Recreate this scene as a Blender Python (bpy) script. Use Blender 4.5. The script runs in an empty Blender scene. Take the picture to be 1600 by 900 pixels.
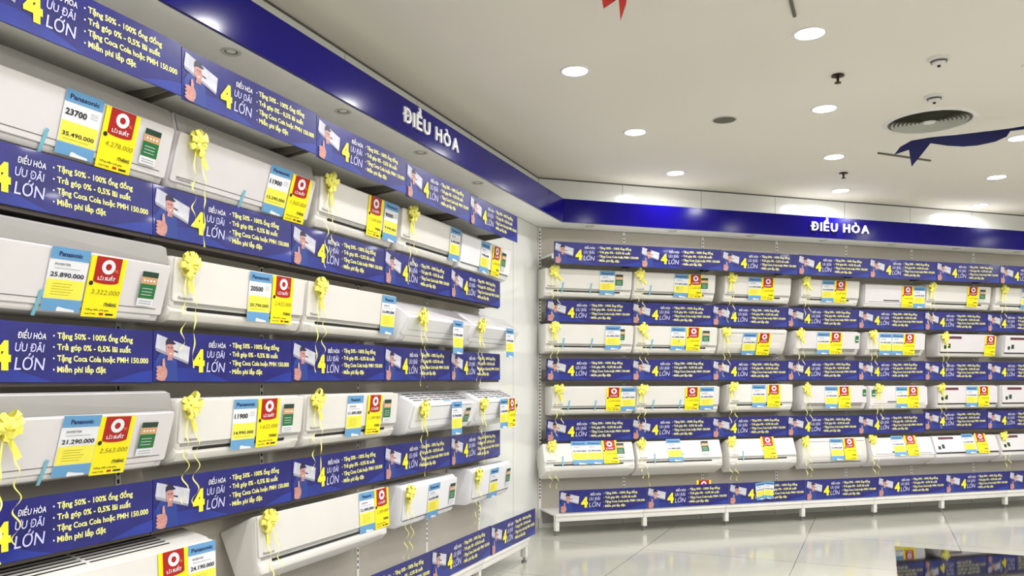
import bpy, bmesh, math, random
from mathutils import Vector, Matrix
R = math.radians
PI = math.pi
scene = bpy.context.scene
COL = scene.collection

# ---------------------------------------------------------------- camera
cam_d = bpy.data.cameras.new('camera')
cam = bpy.data.objects.new('camera', cam_d)
COL.objects.link(cam)
cam.location = (0, 0, 1.5)
cam.rotation_euler = (R(90), 0, 0)
cam_d.sensor_width = 36
cam_d.lens = 36 * 1290 / 1600
cam_d.shift_y = 142 / 1600
cam_d.clip_start = .05
scene.camera = cam
# ---------------------------------------------------------------- world, exposure
w = bpy.data.worlds.new('world')
scene.world = w
w.use_nodes = True
w.node_tree.nodes['Background'].inputs[0].default_value = (.9, .93, 1, 1)
w.node_tree.nodes['Background'].inputs[1].default_value = .15
scene.view_settings.view_transform = 'Standard'
scene.view_settings.look = 'None'
scene.view_settings.gamma = 1
scene.view_settings.use_curve_mapping = False
scene.view_settings.exposure = -0.12
LAMP_POWER = 13.2
LAMP_COL = (1.0, .985, 1.01)
try:
    scene.cycles.max_bounces = 8
    scene.cycles.diffuse_bounces = 5
    scene.cycles.use_denoising = True
    scene.cycles.sample_clamp_indirect = 6
except Exception:
    pass

# ---------------------------------------------------------------- place layout (metres)
# the left wall runs from the corner towards the camera (a grows away from the corner),
# the back wall runs from the same corner to the right (a grows away from the corner)
CORNER = Vector((.264, 8.3))
ANG_L, ANG_B = R(22.1), R(72.42)
dA = Vector((math.sin(ANG_L), math.cos(ANG_L)))
nA = Vector((math.cos(ANG_L), -math.sin(ANG_L)))
dB = Vector((math.sin(ANG_B), math.cos(ANG_B)))
nB = Vector((math.cos(ANG_B), -math.sin(ANG_B)))
ROT = {'L': math.atan2(dA.y, dA.x), 'B': math.atan2(dB.y, dB.x)}
CEIL = 3.527
LL, LB = 9.0, 12.0
WALLNAME = {'L': 'left wall', 'B': 'back wall'}

def wp(wall, a, n, z):
    p = CORNER - dA * a + nA * n if wall == 'L' else CORNER + dB * a + nB * n
    return Vector((p.x, p.y, z))

# ---------------------------------------------------------------- materials
def lin(c):
    return tuple((v / 12.92 if v <= .04045 else ((v + .055) / 1.055) ** 2.4) for v in c)
def rgb(r, g, b):
    return lin((r / 255, g / 255, b / 255))

def mat(name, col, rough=.5, metal=0, col2=None, scale=8, bump=0, emit=0, spec=None, coat=0, detail=2, tocol=.35):
    m = bpy.data.materials.new(name)
    m.use_nodes = True
    nt = m.node_tree
    b = nt.nodes['Principled BSDF']
    b.inputs['Base Color'].default_value = (*col, 1)
    b.inputs['Roughness'].default_value = rough
    b.inputs['Metallic'].default_value = metal
    if spec is not None: b.inputs['Specular IOR Level'].default_value = spec
    if coat:
        b.inputs['Coat Weight'].default_value = coat
        b.inputs['Coat Roughness'].default_value = .05
    tc = nt.nodes.new('ShaderNodeTexCoord')
    nz = nt.nodes.new('ShaderNodeTexNoise')
    nz.inputs['Scale'].default_value = scale
    nz.inputs['Detail'].default_value = detail
    nt.links.new(tc.outputs['Object'], nz.inputs['Vector'])
    c2 = col2 if col2 else tuple(v * .96 for v in col)
    rp = nt.nodes.new('ShaderNodeValToRGB')
    rp.color_ramp.elements[0].position = .5 - tocol / 2
    rp.color_ramp.elements[1].position = .5 + tocol / 2
    rp.color_ramp.elements[0].color = (*col, 1)
    rp.color_ramp.elements[1].color = (*c2, 1)
    nt.links.new(nz.outputs['Fac'], rp.inputs[0])
    nt.links.new(rp.outputs[0], b.inputs['Base Color'])
    if bump:
        bp = nt.nodes.new('ShaderNodeBump')
        bp.inputs['Strength'].default_value = bump
        bp.inputs['Distance'].default_value = .002
        nt.links.new(nz.outputs['Fac'], bp.inputs['Height'])
        nt.links.new(bp.outputs[0], b.inputs['Normal'])
    if emit:
        b.inputs['Emission Color'].default_value = (*col, 1)
        b.inputs['Emission Strength'].default_value = emit
    return m

def grid_mat(name, col, joint, px, pz, wx, axes=('X', 'Z'), offz=0., offx=0., rough=.1, coat=0, col2=None, only_z=None):
    """panel surface with narrow joints, in the object's own coordinates"""
    m = bpy.data.materials.new(name)
    m.use_nodes = True
    nt = m.node_tree
    L = nt.links.new
    b = nt.nodes['Principled BSDF']
    b.inputs['Roughness'].default_value = rough
    if coat:
        b.inputs['Coat Weight'].default_value = coat
        b.inputs['Coat Roughness'].default_value = .04
    tc = nt.nodes.new('ShaderNodeTexCoord')
    sp = nt.nodes.new('ShaderNodeSeparateXYZ')
    L(tc.outputs['Object'], sp.inputs[0])
    def M(op, a, b_=None, c=None):
        n = nt.nodes.new('ShaderNodeMath'); n.operation = op
        for i, v in enumerate((a, b_, c)):
            if v is None: continue
            if isinstance(v, (int, float)): n.inputs[i].default_value = v
            else: L(v, n.inputs[i])
        return n.outputs[0]
    def lines(ax, per, off):
        v = M('ADD', sp.outputs[ax], off + per * 50)
        v = M('MODULO', v, per)
        return M('LESS_THAN', v, wx)
    gx = lines(axes[0], px, offx)
    if only_z is not None:
        d = M('ABSOLUTE', M('SUBTRACT', sp.outputs[axes[1]], only_z))
        gz = M('LESS_THAN', d, wx / 2)
    else:
        gz = lines(axes[1], pz, offz)
    g = M('MAXIMUM', gx, gz)
    nz = nt.nodes.new('ShaderNodeTexNoise')
    nz.inputs['Scale'].default_value = 1.7
    nz.inputs['Detail'].default_value = 4
    L(tc.outputs['Object'], nz.inputs['Vector'])
    mx0 = nt.nodes.new('ShaderNodeMixRGB')
    mx0.inputs[1].default_value = (*col, 1)
    mx0.inputs[2].default_value = (*(col2 or tuple(v * .93 for v in col)), 1)
    L(nz.outputs['Fac'], mx0.inputs[0])
    mx = nt.nodes.new('ShaderNodeMixRGB')
    L(g, mx.inputs[0]); L(mx0.outputs[0], mx.inputs[1])
    mx.inputs[2].default_value = (*joint, 1)
    L(mx.outputs[0], b.inputs['Base Color'])
    return m

M_ = {}
M_['ceiling'] = mat('ceiling paint', rgb(231, 227, 219), .9, col2=rgb(227, 223, 214), scale=.6)
M_['plastic'] = mat('white plastic', rgb(230, 228, 226), .32, scale=3)
M_['cream'] = mat('warm white plastic', rgb(231, 229, 223), .33, scale=3)
M_['gloss'] = mat('gloss white panel', rgb(226, 223, 225), .14, scale=3, coat=.2)
M_['grey_plastic'] = mat('grey plastic', rgb(160, 160, 156), .45, scale=5)
M_['pure'] = mat('bright white plastic', rgb(242, 243, 246), .2, scale=3, coat=.2)
M_['intake'] = mat('grey intake cover', rgb(152, 150, 146), .5, scale=5)
M_['tray'] = mat('dark brown-grey tray', rgb(74, 66, 60), .5, scale=5)
M_['back_panel'] = mat('beige grey back panel', rgb(186, 181, 168), .4, scale=2)
M_['lightgrey'] = mat('light grey plastic', rgb(205, 204, 197), .4, scale=5)
M_['dark'] = mat('dark opening', rgb(22, 22, 22), .6)
M_['soffit'] = mat('white soffit', rgb(250, 250, 246), .5)
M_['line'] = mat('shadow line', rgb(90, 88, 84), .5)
M_['metal_white'] = mat('white powder coated steel', rgb(236, 235, 230), .35, scale=6)
M_['board'] = mat('banner blue print', rgb(30, 32, 128), .3, col2=rgb(16, 18, 96), scale=5, detail=3, coat=.15)
M_['wave'] = mat('banner lighter blue print', rgb(32, 56, 156), .3, col2=rgb(26, 40, 132), scale=6, coat=.15)
M_['yellow_ink'] = mat('pale yellow ink', rgb(248, 246, 150), .4)
M_['four_ink'] = mat('yellow ink', rgb(250, 240, 50), .4)
M_['white_ink'] = mat('white ink', rgb(245, 245, 252), .4)
M_['lilac_ink'] = mat('lilac ink', rgb(205, 205, 250), .4)
M_['skin_ink'] = mat('printed skin tone', rgb(205, 152, 142), .4, col2=rgb(184, 126, 122), scale=60)
M_['hair_ink'] = mat('printed cap', rgb(36, 30, 66), .4)
M_['shirt_ink'] = mat('printed blue shirt', rgb(36, 62, 142), .4)
M_['ac_ink'] = mat('printed white unit', rgb(212, 212, 220), .4, col2=rgb(184, 186, 200), scale=14)
M_['acgrey_ink'] = mat('printed grey shade', rgb(150, 152, 170), .4)
M_['tag_blue'] = mat('tag blue', rgb(104, 162, 210), .4, scale=20)
M_['tag_yellow'] = mat('tag pale yellow', rgb(250, 240, 84), .4, scale=20)
M_['tag_bright'] = mat('tag bright yellow', rgb(255, 240, 10), .4, scale=20)
M_['tag_red'] = mat('tag red', rgb(176, 14, 12), .4, scale=20)
M_['tag_white'] = mat('tag white', rgb(238, 240, 246), .4, scale=20)
M_['black_ink'] = mat('black ink', rgb(20, 22, 34), .5)
M_['navy_ink'] = mat('navy ink', rgb(16, 34, 92), .5)
M_['grey_ink'] = mat('grey ink', rgb(120, 122, 126), .5)
M_['olive_ink'] = mat('olive ink', rgb(150, 140, 30), .5)
M_['orange_ink'] = mat('orange ink', rgb(232, 110, 60), .5)
M_['label_green'] = mat('label green', rgb(24, 112, 54), .4, scale=40)
M_['label_dark'] = mat('label dark green', rgb(22, 62, 44), .4, scale=40)
M_['label_tan'] = mat('label tan', rgb(214, 164, 116), .4, scale=40)
M_['maroon_ink'] = mat('maroon band', rgb(98, 44, 62), .4)
M_['bow'] = mat('yellow satin ribbon', rgb(255, 248, 92), .4, col2=rgb(255, 250, 150), scale=25)
M_['tape'] = mat('blue tape', rgb(126, 192, 214), .4)
M_['fascia'] = mat('dark blue gloss fascia', rgb(14, 3, 112), .15, col2=rgb(12, 3, 104), scale=1, spec=.2)
M_['letter'] = mat('white acrylic letter', rgb(250, 250, 250), .3)
M_['slot'] = mat('slot hole', rgb(35, 34, 32), .7)
M_['bracket'] = mat('grey steel bracket', rgb(112, 108, 98), .45)
M_['ribbon_blue'] = mat('navy cloth', rgb(6, 9, 66), .9, scale=12)
M_['ribbon_red'] = mat('red cloth', rgb(205, 52, 44), .6, scale=12)
M_['black_glass'] = mat('black glass top', rgb(14, 15, 18), .03, spec=.5)
M_['black_body'] = mat('black counter body', rgb(30, 30, 32), .5)
M_['lamp'] = mat('lamp diffuser', (1, .98, .95), .5, emit=22)
M_['vent'] = mat('grey white vent', rgb(176, 178, 168), .5)
M_['vent_dark'] = mat('vent shade grey', rgb(98, 97, 84), .6)
M_['brass'] = mat('sprinkler dark brass', rgb(64, 42, 30), .4, metal=.6)
M_['foot'] = mat('grey foot', rgb(120, 118, 112), .5)
M_['wall'] = grid_mat('white gloss wall panels', rgb(232, 234, 230), rgb(150, 148, 140), .925, 1, .006, only_z=3.025, rough=.14, coat=.15)
M_['wall_plain'] = mat('wall paint', rgb(222, 220, 212), .7)
M_['floor'] = grid_mat('polished floor tiles', rgb(188, 187, 176), rgb(104, 102, 94), 1.28, 1.28, .006, axes=('X', 'Y'), offx=.62, offz=.56, rough=.12, col2=rgb(172, 172, 160))

# ---------------------------------------------------------------- mesh helpers
def bm_box(bm, x0, y0, z0, x1, y1, z1, mi=0):
    v = [bm.verts.new(p) for p in ((x0,y0,z0),(x1,y0,z0),(x1,y1,z0),(x0,y1,z0),(x0,y0,z1),(x1,y0,z1),(x1,y1,z1),(x0,y1,z1))]
    for f in ((0,3,2,1),(4,5,6,7),(0,1,5,4),(1,2,6,5),(2,3,7,6),(3,0,4,7)):
        q = bm.faces.new([v[i] for i in f]); q.material_index = mi

def bm_bevel_box(bm, x0, y0, z0, x1, y1, z1, r=.004, seg=2, mi=0):
    t = bmesh.new()
    bm_box(t, x0, y0, z0, x1, y1, z1, mi)
    bmesh.ops.bevel(t, geom=t.edges[:], offset=r, segments=seg, affect='EDGES', profile=.5)
    me = bpy.data.meshes.new('t'); t.to_mesh(me); t.free()
    bm.from_mesh(me); bpy.data.meshes.remove(me)

def finish(bm, name, mats, smooth=False):
    bmesh.ops.recalc_face_normals(bm, faces=bm.faces[:])
    me = bpy.data.meshes.new(name)
    bm.to_mesh(me); bm.free()
    for m in (mats if isinstance(mats, (list, tuple)) else [mats]): me.materials.append(m)
    if smooth:
        me.shade_smooth()
        try: me.set_sharp_from_angle(angle=R(35))
        except Exception: pass
    return me

def link(name, me, parent=None, loc=(0,0,0), rot=(0,0,0)):
    o = bpy.data.objects.new(name, me)
    COL.objects.link(o)
    o.location = loc
    o.rotation_euler = rot
    if parent: o.parent = parent
    return o

def tag(o, label=None, cat=None, group=None, kind=None):
    if label: o['label'] = label
    if cat: o['category'] = cat
    if group: o['group'] = group
    if kind: o['kind'] = kind
    return o

def tube(bm, pts, rad, n=8, mi=0):
    rings = []
    for i, p in enumerate(pts):
        p = Vector(p)
        d = (Vector(pts[min(i+1, len(pts)-1)]) - Vector(pts[max(i-1, 0)])).normalized()
        up = Vector((0,0,1)) if abs(d.z) < .9 else Vector((1,0,0))
        a = d.cross(up).normalized(); b = d.cross(a)
        rings.append([bm.verts.new(p + (a*math.cos(2*PI*k/n) + b*math.sin(2*PI*k/n))*rad) for k in range(n)])
    for r0, r1 in zip(rings, rings[1:]):
        for k in range(n):
            f = bm.faces.new((r0[k], r0[(k+1)%n], r1[(k+1)%n], r1[k])); f.material_index = mi
    for r in (rings[0], rings[-1]):
        f = bm.faces.new(r); f.material_index = mi

def lathe(bm, prof, n=32, mi=0, cap0=False, cap1=False, mis=None):
    rings = []
    for (r, z) in prof:
        rings.append([bm.verts.new((r*math.cos(2*PI*k/n), r*math.sin(2*PI*k/n), z)) for k in range(n)])
    for i, (r0, r1) in enumerate(zip(rings, rings[1:])):
        for k in range(n):
            f = bm.faces.new((r0[k], r0[(k+1)%n], r1[(k+1)%n], r1[k])); f.material_index = mis[i] if mis else mi
    if cap0: bm.faces.new(rings[0]).material_index = mis[0] if mis else mi
    if cap1: bm.faces.new(rings[-1]).material_index = mis[-1] if mis else mi

def ngon_prism(bm, pts, z0, z1, mi=0):
    a = [bm.verts.new((x, y, z0)) for x, y in pts]
    b = [bm.verts.new((x, y, z1)) for x, y in pts]
    bm.faces.new(a).material_index = mi; bm.faces.new(b).material_index = mi
    n = len(pts)
    for i in range(n):
        bm.faces.new((a[i], a[(i+1)%n], b[(i+1)%n], b[i])).material_index = mi

# ---- printed artwork: flat ink shapes laid on the front (-y) of a board, lower-left origin
TXT = {}
def text_geo(s, bold=.0, sp=1.0):
    k = (s, bold, sp)
    if k not in TXT:
        c = bpy.data.curves.new('t', 'FONT')
        c.body = s; c.offset = bold; c.space_character = sp; c.resolution_u = 2
        o = bpy.data.objects.new('t', c)
        me = bpy.data.meshes.new_from_object(o)
        vs = [tuple(v.co) for v in me.vertices]
        fs = [tuple(p.vertices) for p in me.polygons]
        xs = [v[0] for v in vs]
        TXT[k] = (vs, fs, min(xs), max(xs))
        bpy.data.objects.remove(o); bpy.data.curves.remove(c); bpy.data.meshes.remove(me)
    return TXT[k]

class Art:
    def __init__(s):
        s.bm = bmesh.new(); s.mats = []
    def mi(s, m):
        m = M_[m]
        if m not in s.mats: s.mats.append(m)
        return s.mats.index(m)
    def poly(s, pts, m, layer=1):
        f = s.bm.faces.new([s.bm.verts.new((x, -.0008*layer, z)) for x, z in pts]); f.material_index = s.mi(m)
    def rect(s, x0, z0, x1, z1, m, layer=1):
        s.poly([(x0,z0),(x1,z0),(x1,z1),(x0,z1)], m, layer)
    def ell(s, cx, cz, rx, rz, m, layer=1, n=20, rot=0):
        c, q = math.cos(rot), math.sin(rot)
        s.poly([(cx + rx*math.cos(t)*c - rz*math.sin(t)*q, cz + rx*math.cos(t)*q + rz*math.sin(t)*c) for t in [2*PI*k/n for k in range(n)]], m, layer)
    def text(s, t, x, z, size, m, layer=2, width=None, bold=.02, shear=0, align='L', depth=0, sp=1.0):
        vs, fs, x0, x1 = text_geo(t, bold, sp)
        sx = size if width is None else width / (x1 - x0)
        off = {'L': -x0*sx, 'C': -(x0+x1)/2*sx, 'R': -x1*sx}[align]
        i = s.mi(m)
        nv = [s.bm.verts.new((x + off + vx*sx + vy*size*shear, -.0008*layer - depth, z + vy*size)) for vx, vy, _ in vs]
        for f in fs:
            try:
                q = s.bm.faces.new([nv[k] for k in f]); q.material_index = i
            except ValueError: pass
    def board(s, x0, z0, x1, z1, th, m):
        i = s.mi(m)
        bm_box(s.bm, x0, 0, z0, x1, th, z1, i)
    def done(s, name):
        me = bpy.data.meshes.new(name)
        for f in s.bm.faces:
            pass
        s.bm.normal_update()
        s.bm.to_mesh(me); s.bm.free()
        for m in s.mats: me.materials.append(m)
        return me

# ================================================================= ROOM
def wall_obj(name, origin, ang, length, mats, z1=CEIL+.02):
    bm = bmesh.new()
    bm_box(bm, 0, 0, 0, length, .1, z1)
    o = link(name, finish(bm, name, mats), None, (origin.x, origin.y, 0), (0, 0, ang))
    return tag(o, kind='structure')
PL = CORNER - dA*LL
PB = CORNER + dB*LB
P_r = PL + nA*12.5
wall_obj('wall_left', PL, ROT['L'], LL, M_['wall'])
wall_obj('wall_back', CORNER, ROT['B'], LB, M_['wall'])
def seg_wall(name, p, q):
    d = q - p
    wall_obj(name, p, math.atan2(d.y, d.x), d.length, M_['wall_plain'])
seg_wall('wall_right', PB, P_r)
seg_wall('wall_rear', P_r, PL)
def seam_shadow(name, w_, a0, a1):  # thin dark strip that paints the shadow line where wall meets ceiling
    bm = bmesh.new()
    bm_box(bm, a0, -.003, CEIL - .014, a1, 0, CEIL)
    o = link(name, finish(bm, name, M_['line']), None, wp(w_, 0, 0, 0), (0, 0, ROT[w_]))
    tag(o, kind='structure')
seam_shadow('ceiling_shadow_1', 'L', -LL + .01, -.002); seam_shadow('ceiling_shadow_2', 'B', .002, LB - .01)
room = [tuple(CORNER), tuple(PB), tuple(P_r), tuple(PL)]
GRID = R(23.9)
def rot2(p, a):
    return (p[0]*math.cos(a) - p[1]*math.sin(a), p[0]*math.sin(a) + p[1]*math.cos(a))
# floor and ceiling in the tile grid's own axes
def flat(name, z0, z1, m):
    bm = bmesh.new()
    c = Vector((sum(p[0] for p in room)/4, sum(p[1] for p in room)/4))
    big = [tuple(Vector(p) + (Vector(p) - c).normalized()*.12) for p in room]
    ngon_prism(bm, [rot2(p, GRID) for p in big], z0, z1)
    return tag(link(name, finish(bm, name, m), None, (0,0,0), (0,0,-GRID)), kind='structure')
flat('floor', -.1, 0, M_['floor'])
flat('ceiling', CEIL, CEIL+.1, M_['ceiling'])

# ---- slotted uprights and rows
ORD = ['nearest', 'second', 'third', 'fourth', 'fifth', 'sixth', 'seventh', 'eighth', 'ninth', 'tenth', 'eleventh', 'twelfth']
def ordc(k):
    return 'nearest the corner' if k == 1 else ORD[k-1] + ' from the corner'
BAY = .925
A0 = {'L': 1.475, 'B': 0.012}
NB = {'L': 6, 'B': 9}
NBAN = {'L': 6, 'B': 7}

def upright_mesh():
    bm = bmesh.new()
    bm_box(bm, -.014, -.014, .10, .014, 0, 3.02, 0)
    z = .3
    while z < 3.0:
        for x in (-.006,):
            bm_box(bm, x, -.0146, z, x + .012, -.0135, z + .018, 1)
        z += .036
    return finish(bm, 'shelf_upright', [M_['metal_white'], M_['slot']])
UPR = upright_mesh()
for w_ in 'LB':
    for k in range(NB[w_] + 1):
        a = A0[w_] + BAY*k
        o = link('shelf_upright', UPR, None, wp(w_, a, .001, 0), (0, 0, ROT[w_]))
        tag(o, 'slotted white shelf upright, %s, against the %s' % (ordc(k+1), WALLNAME[w_]), 'shelf upright', 'slotted uprights on the ' + WALLNAME[w_])

# ---- back panels of the bays
def back_panel_mesh():
    bm = bmesh.new()
    bm_box(bm, -BAY/2 + .016, -.009, .10, BAY/2 - .016, 0, 3.02)
    return finish(bm, 'back_panel', M_['back_panel'])
BPN = back_panel_mesh()
for w_ in 'LB':
    for k in range(NB[w_]):
        o = link('back_panel', BPN, None, wp(w_, A0[w_] + BAY*(k + .5), .001, 0), (0, 0, ROT[w_]))
        tag(o, 'tall beige-grey steel back panel, %s, behind the units, %s' % (ordc(k+1), WALLNAME[w_]), 'panel', 'back panels on the ' + WALLNAME[w_])

# ---- top shelf, tray shelves behind the banners, bottom shelf; local x = right, -y = into the room
def top_shelf_mesh():
    bm = bmesh.new()
    bm_box(bm, -BAY/2+.002, -.355, .08, BAY/2-.002, -.012, .098)
    bm_box(bm, -BAY/2+.002, -.355, .05, BAY/2-.002, -.347, .098)
    return finish(bm, 'shelf_deck', M_['metal_white'])
def tray_mesh():
    bm = bmesh.new()
    bm_box(bm, -BAY/2+.002, -.188, -.004, BAY/2-.002, -.012, .006)
    bm_box(bm, -BAY/2+.002, -.195, -.016, BAY/2-.002, -.187, .15)
    return finish(bm, 'shelf_deck', M_['tray'])
def bracket_mesh(d, z0, z1):
    bm = bmesh.new()
    for x in (0,):
        pts = [(-.001, z0), (-.001, z1), (-d, z1), (-d, z1 - .02), (-.06, z0)]
        a = [bm.verts.new((x - .004, y, z)) for y, z in pts]
        b = [bm.verts.new((x + .004, y, z)) for y, z in pts]
        bm.faces.new(a); bm.faces.new(b)
        for i in range(5): bm.faces.new((a[i], a[(i+1) % 5], b[(i+1) % 5], b[i]))
    return finish(bm, 'shelf_bracket', M_['bracket'])
TOPS, TRAY = top_shelf_mesh(), tray_mesh()
BR_T, BR_S = bracket_mesh(.325, .03, .08), bracket_mesh(.172, -.012, .10)

def base_meshes():
    bm = bmesh.new()
    bm_box(bm, -BAY/2+.002, -.44, .185, BAY/2-.002, -.012, .20)
    deck = finish(bm, 'deck', M_['metal_white'])
    bm = bmesh.new()
    bm_bevel_box(bm, -BAY/2+.002, -.462, .135, BAY/2-.002, -.44, .185, .004)
    bm_bevel_box(bm, -BAY/2+.002, -.475, .185, BAY/2-.002, -.44, .21, .004)
    rail = finish(bm, 'front_rail', M_['metal_white'], True)
    bm = bmesh.new()
    bm_bevel_box(bm, -.02, -.455, .045, .02, -.405, .185, .003)
    leg = finish(bm, 'leg', M_['metal_white'], True)
    bm = bmesh.new()
    lathe(bm, [(.008, .046), (.008, .02), (.02, .018), (.022, 0)], 12, 0, True, True)
    foot = finish(bm, 'foot', M_['foot'], True)
    bm = bmesh.new()
    bm_box(bm, -BAY/2+.03, -.02, .05, BAY/2-.03, -.014, .185)
    kick = finish(bm, 'back_plate', M_['grey_plastic'])
    return deck, rail, leg, foot, kick
DECK, RAIL, LEG, FOOT, KICK = base_meshes()

# ---- promotional banner artwork
def banner_mesh(W, H):
    A = Art()
    A.board(0, 0, W, H, .004, 'board')
    s = W/.925; q = H/.212
    def P(pts): return [(x*s, z*q) for x, z in pts]
    # swooping lighter wave along the bottom
    wave = [(0, .001), (.46, .001), (.42, .012), (.36, .03), (.28, .052), (.2, .06), (.12, .058), (.05, .07), (0, .09)]
    A.poly(P(wave[::1]), 'wave', 1)
    wave2 = [(.925, .001), (.925, .05), (.86, .042), (.78, .022), (.70, .001)]
    A.poly(P(wave2), 'wave', 1)
    # installer: shirt, carried unit, head, cap, thumbs-up hand
    A.poly(P([(.006, .02), (.012, .09), (.03, .115), (.07, .125), (.11, .115), (.13, .085), (.135, .002), (.01, .002)]), 'shirt_ink', 2)
    A.poly(P([(.008, .142), (.018, .198), (.205, .150), (.196, .085)]), 'ac_ink', 3)
    A.poly(P([(.008, .142), (.196, .085), (.193, .076), (.012, .128)]), 'acgrey_ink', 3)
    A.poly(P([(.105, .136), (.135, .128), (.133, .122), (.104, .130)]), 'hair_ink', 4)
    A.ell(.088*s, .134*q, .022*s, .033*q, 'skin_ink', 5, rot=.1)
    A.poly(P([(.078, .112), (.098, .112), (.104, .09), (.074, .09)]), 'skin_ink', 4)
    A.poly(P([(.063, .154), (.066, .174), (.080, .186), (.100, .182), (.110, .168), (.122, .161), (.108, .157), (.082, .159)]), 'hair_ink', 6)
    A.rect(.077*s, .141*q, .084*s, .145*q, 'hair_ink', 6); A.rect(.093*s, .141*q, .100*s, .145*q, 'hair_ink', 6)
    A.poly(P([(.081, .119), (.097, .122), (.091, .115)]), 'white_ink', 6)
    A.poly(P([(.044, .055), (.044, .088), (.049, .098), (.056, .096), (.062, .058)]), 'skin_ink', 7)
    for i in range(4):
        A.ell((.038 - .001*i)*s, (.056 - .0145*i)*q, .027*s, .0092*q, 'skin_ink', 7 + .2*i, rot=-.12)
    A.ell(.054*s, .038*q, .017*s, .026*q, 'skin_ink', 8)
    # headline
    A.text('4', .222*s, .048*q, .128*q, 'four_ink', 4, width=.072*s, bold=.055)
    A.text('ĐIỀU HÒA', .318*s, .154*q, .030*q, 'white_ink', 3, width=.112*s, bold=.012, shear=.15)
    A.text('ƯU ĐÃI', .308*s, .108*q, .040*q, 'lilac_ink', 3, width=.112*s, bold=.012, shear=.15)
    A.text('LỚN', .306*s, .044*q, .062*q, 'lilac_ink', 3, width=.114*s, bold=.006, shear=.15)
    # four offers
    for i, (t, wd) in enumerate((('Tặng 50% - 100% ống đồng', .345), ('Trả góp 0% - 0,5% lãi suất', .335), ('Tặng Coca Cola hoặc PMH 150.000', .425), ('Miễn phí lắp đặt', .215))):
        z = (.160 - .041*i)*q
        A.ell(.462*s, z + .009*q, .0035*s, .0035*q, 'white_ink', 2, n=8)
        A.text(t, .476*s, z, .030*q, 'yellow_ink', 2, width=wd*s, bold=.025)
    return A.done('promotional_banner')
BAN = banner_mesh(BAY - .004, .213)

ROWN = ['top', 'second', 'third', 'fourth', 'lowest']
BZ = {'L': [2.618, 2.098, 1.489, .868, .217], 'B': [2.615, 2.065, 1.487, .885, .222]}
BN = [.362, .207, .207, .207, .478]
rnd = random.Random(4)
for w_ in 'LB':
    for r in range(5):
        for k in range(NBAN[w_]):
            a = A0[w_] + BAY*(k + .5)
            dz = 0
            if w_ == 'L' and r == 0: dz = [0, .008, .018, .025, .03, .03][k]
            n = BN[r]
            av = a
            if w_ == 'L' and r == 4: av = a - .11
            if w_ == 'B' and r == 4: av = a + .03
            if w_ == 'B' and r == 0: av = a + .02
            # lower-left corner of the board
            al = av + BAY/2 - .002 if w_ == 'L' else av - BAY/2 + .002
            tilt = rnd.uniform(-.006, .006)
            if w_ == 'B' and r == 3 and k == 5: dz = .03
            if w_ == 'B' and r == 3 and k == 6: dz = .025
            o = link('promotional_banner', BAN, None, wp(w_, al, n, BZ[w_][r] + dz), (0, tilt, ROT[w_]))
            tag(o, 'blue promotional banner, %s, %s banner row, %s' % (ordc(k+1), ROWN[r], WALLNAME[w_]),
                'banner', 'promotional banners on the ' + WALLNAME[w_])
        for k in range(NBAN[w_]):
            a = A0[w_] + BAY*(k + .5)
            if r == 4:
                e = link('bottom_shelf', None, None, wp(w_, a, 0, 0), (0, 0, ROT[w_]))
                tag(e, 'low white shelf base on short legs, %s, along the %s' % (ordc(k+1), WALLNAME[w_]), 'shelf', 'bottom shelves along the ' + WALLNAME[w_])
                link('deck', DECK, e); link('front_rail', RAIL, e); link('back_plate', KICK, e)
                xs = [(-1 if w_ == 'B' else 1)*(BAY/2 - .022)]
                if k == NBAN[w_] - 1: xs.append(-xs[0])
                for x in xs:
                    l = link('leg', LEG, e, (x, 0, 0))
                    link('foot', FOOT, l, (0, -.43, 0))
                continue
            e = link('banner_shelf', None, None, wp(w_, a, .0, BZ[w_][r]), (0, 0, ROT[w_]))
            tag(e, '%s, %s, %s row, %s' % ('deep white top shelf behind the banner' if r == 0 else 'narrow grey shelf behind the banner', ordc(k+1), ROWN[r], WALLNAME[w_]),
                'shelf', 'shelves carrying banners on the ' + WALLNAME[w_])
            link('shelf_deck', TOPS if r == 0 else TRAY, e)
            for s_ in (-1, 1): link('shelf_bracket', BR_T if r == 0 else BR_S, e, (s_*(BAY/2 - .024), -.014, 0))

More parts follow.
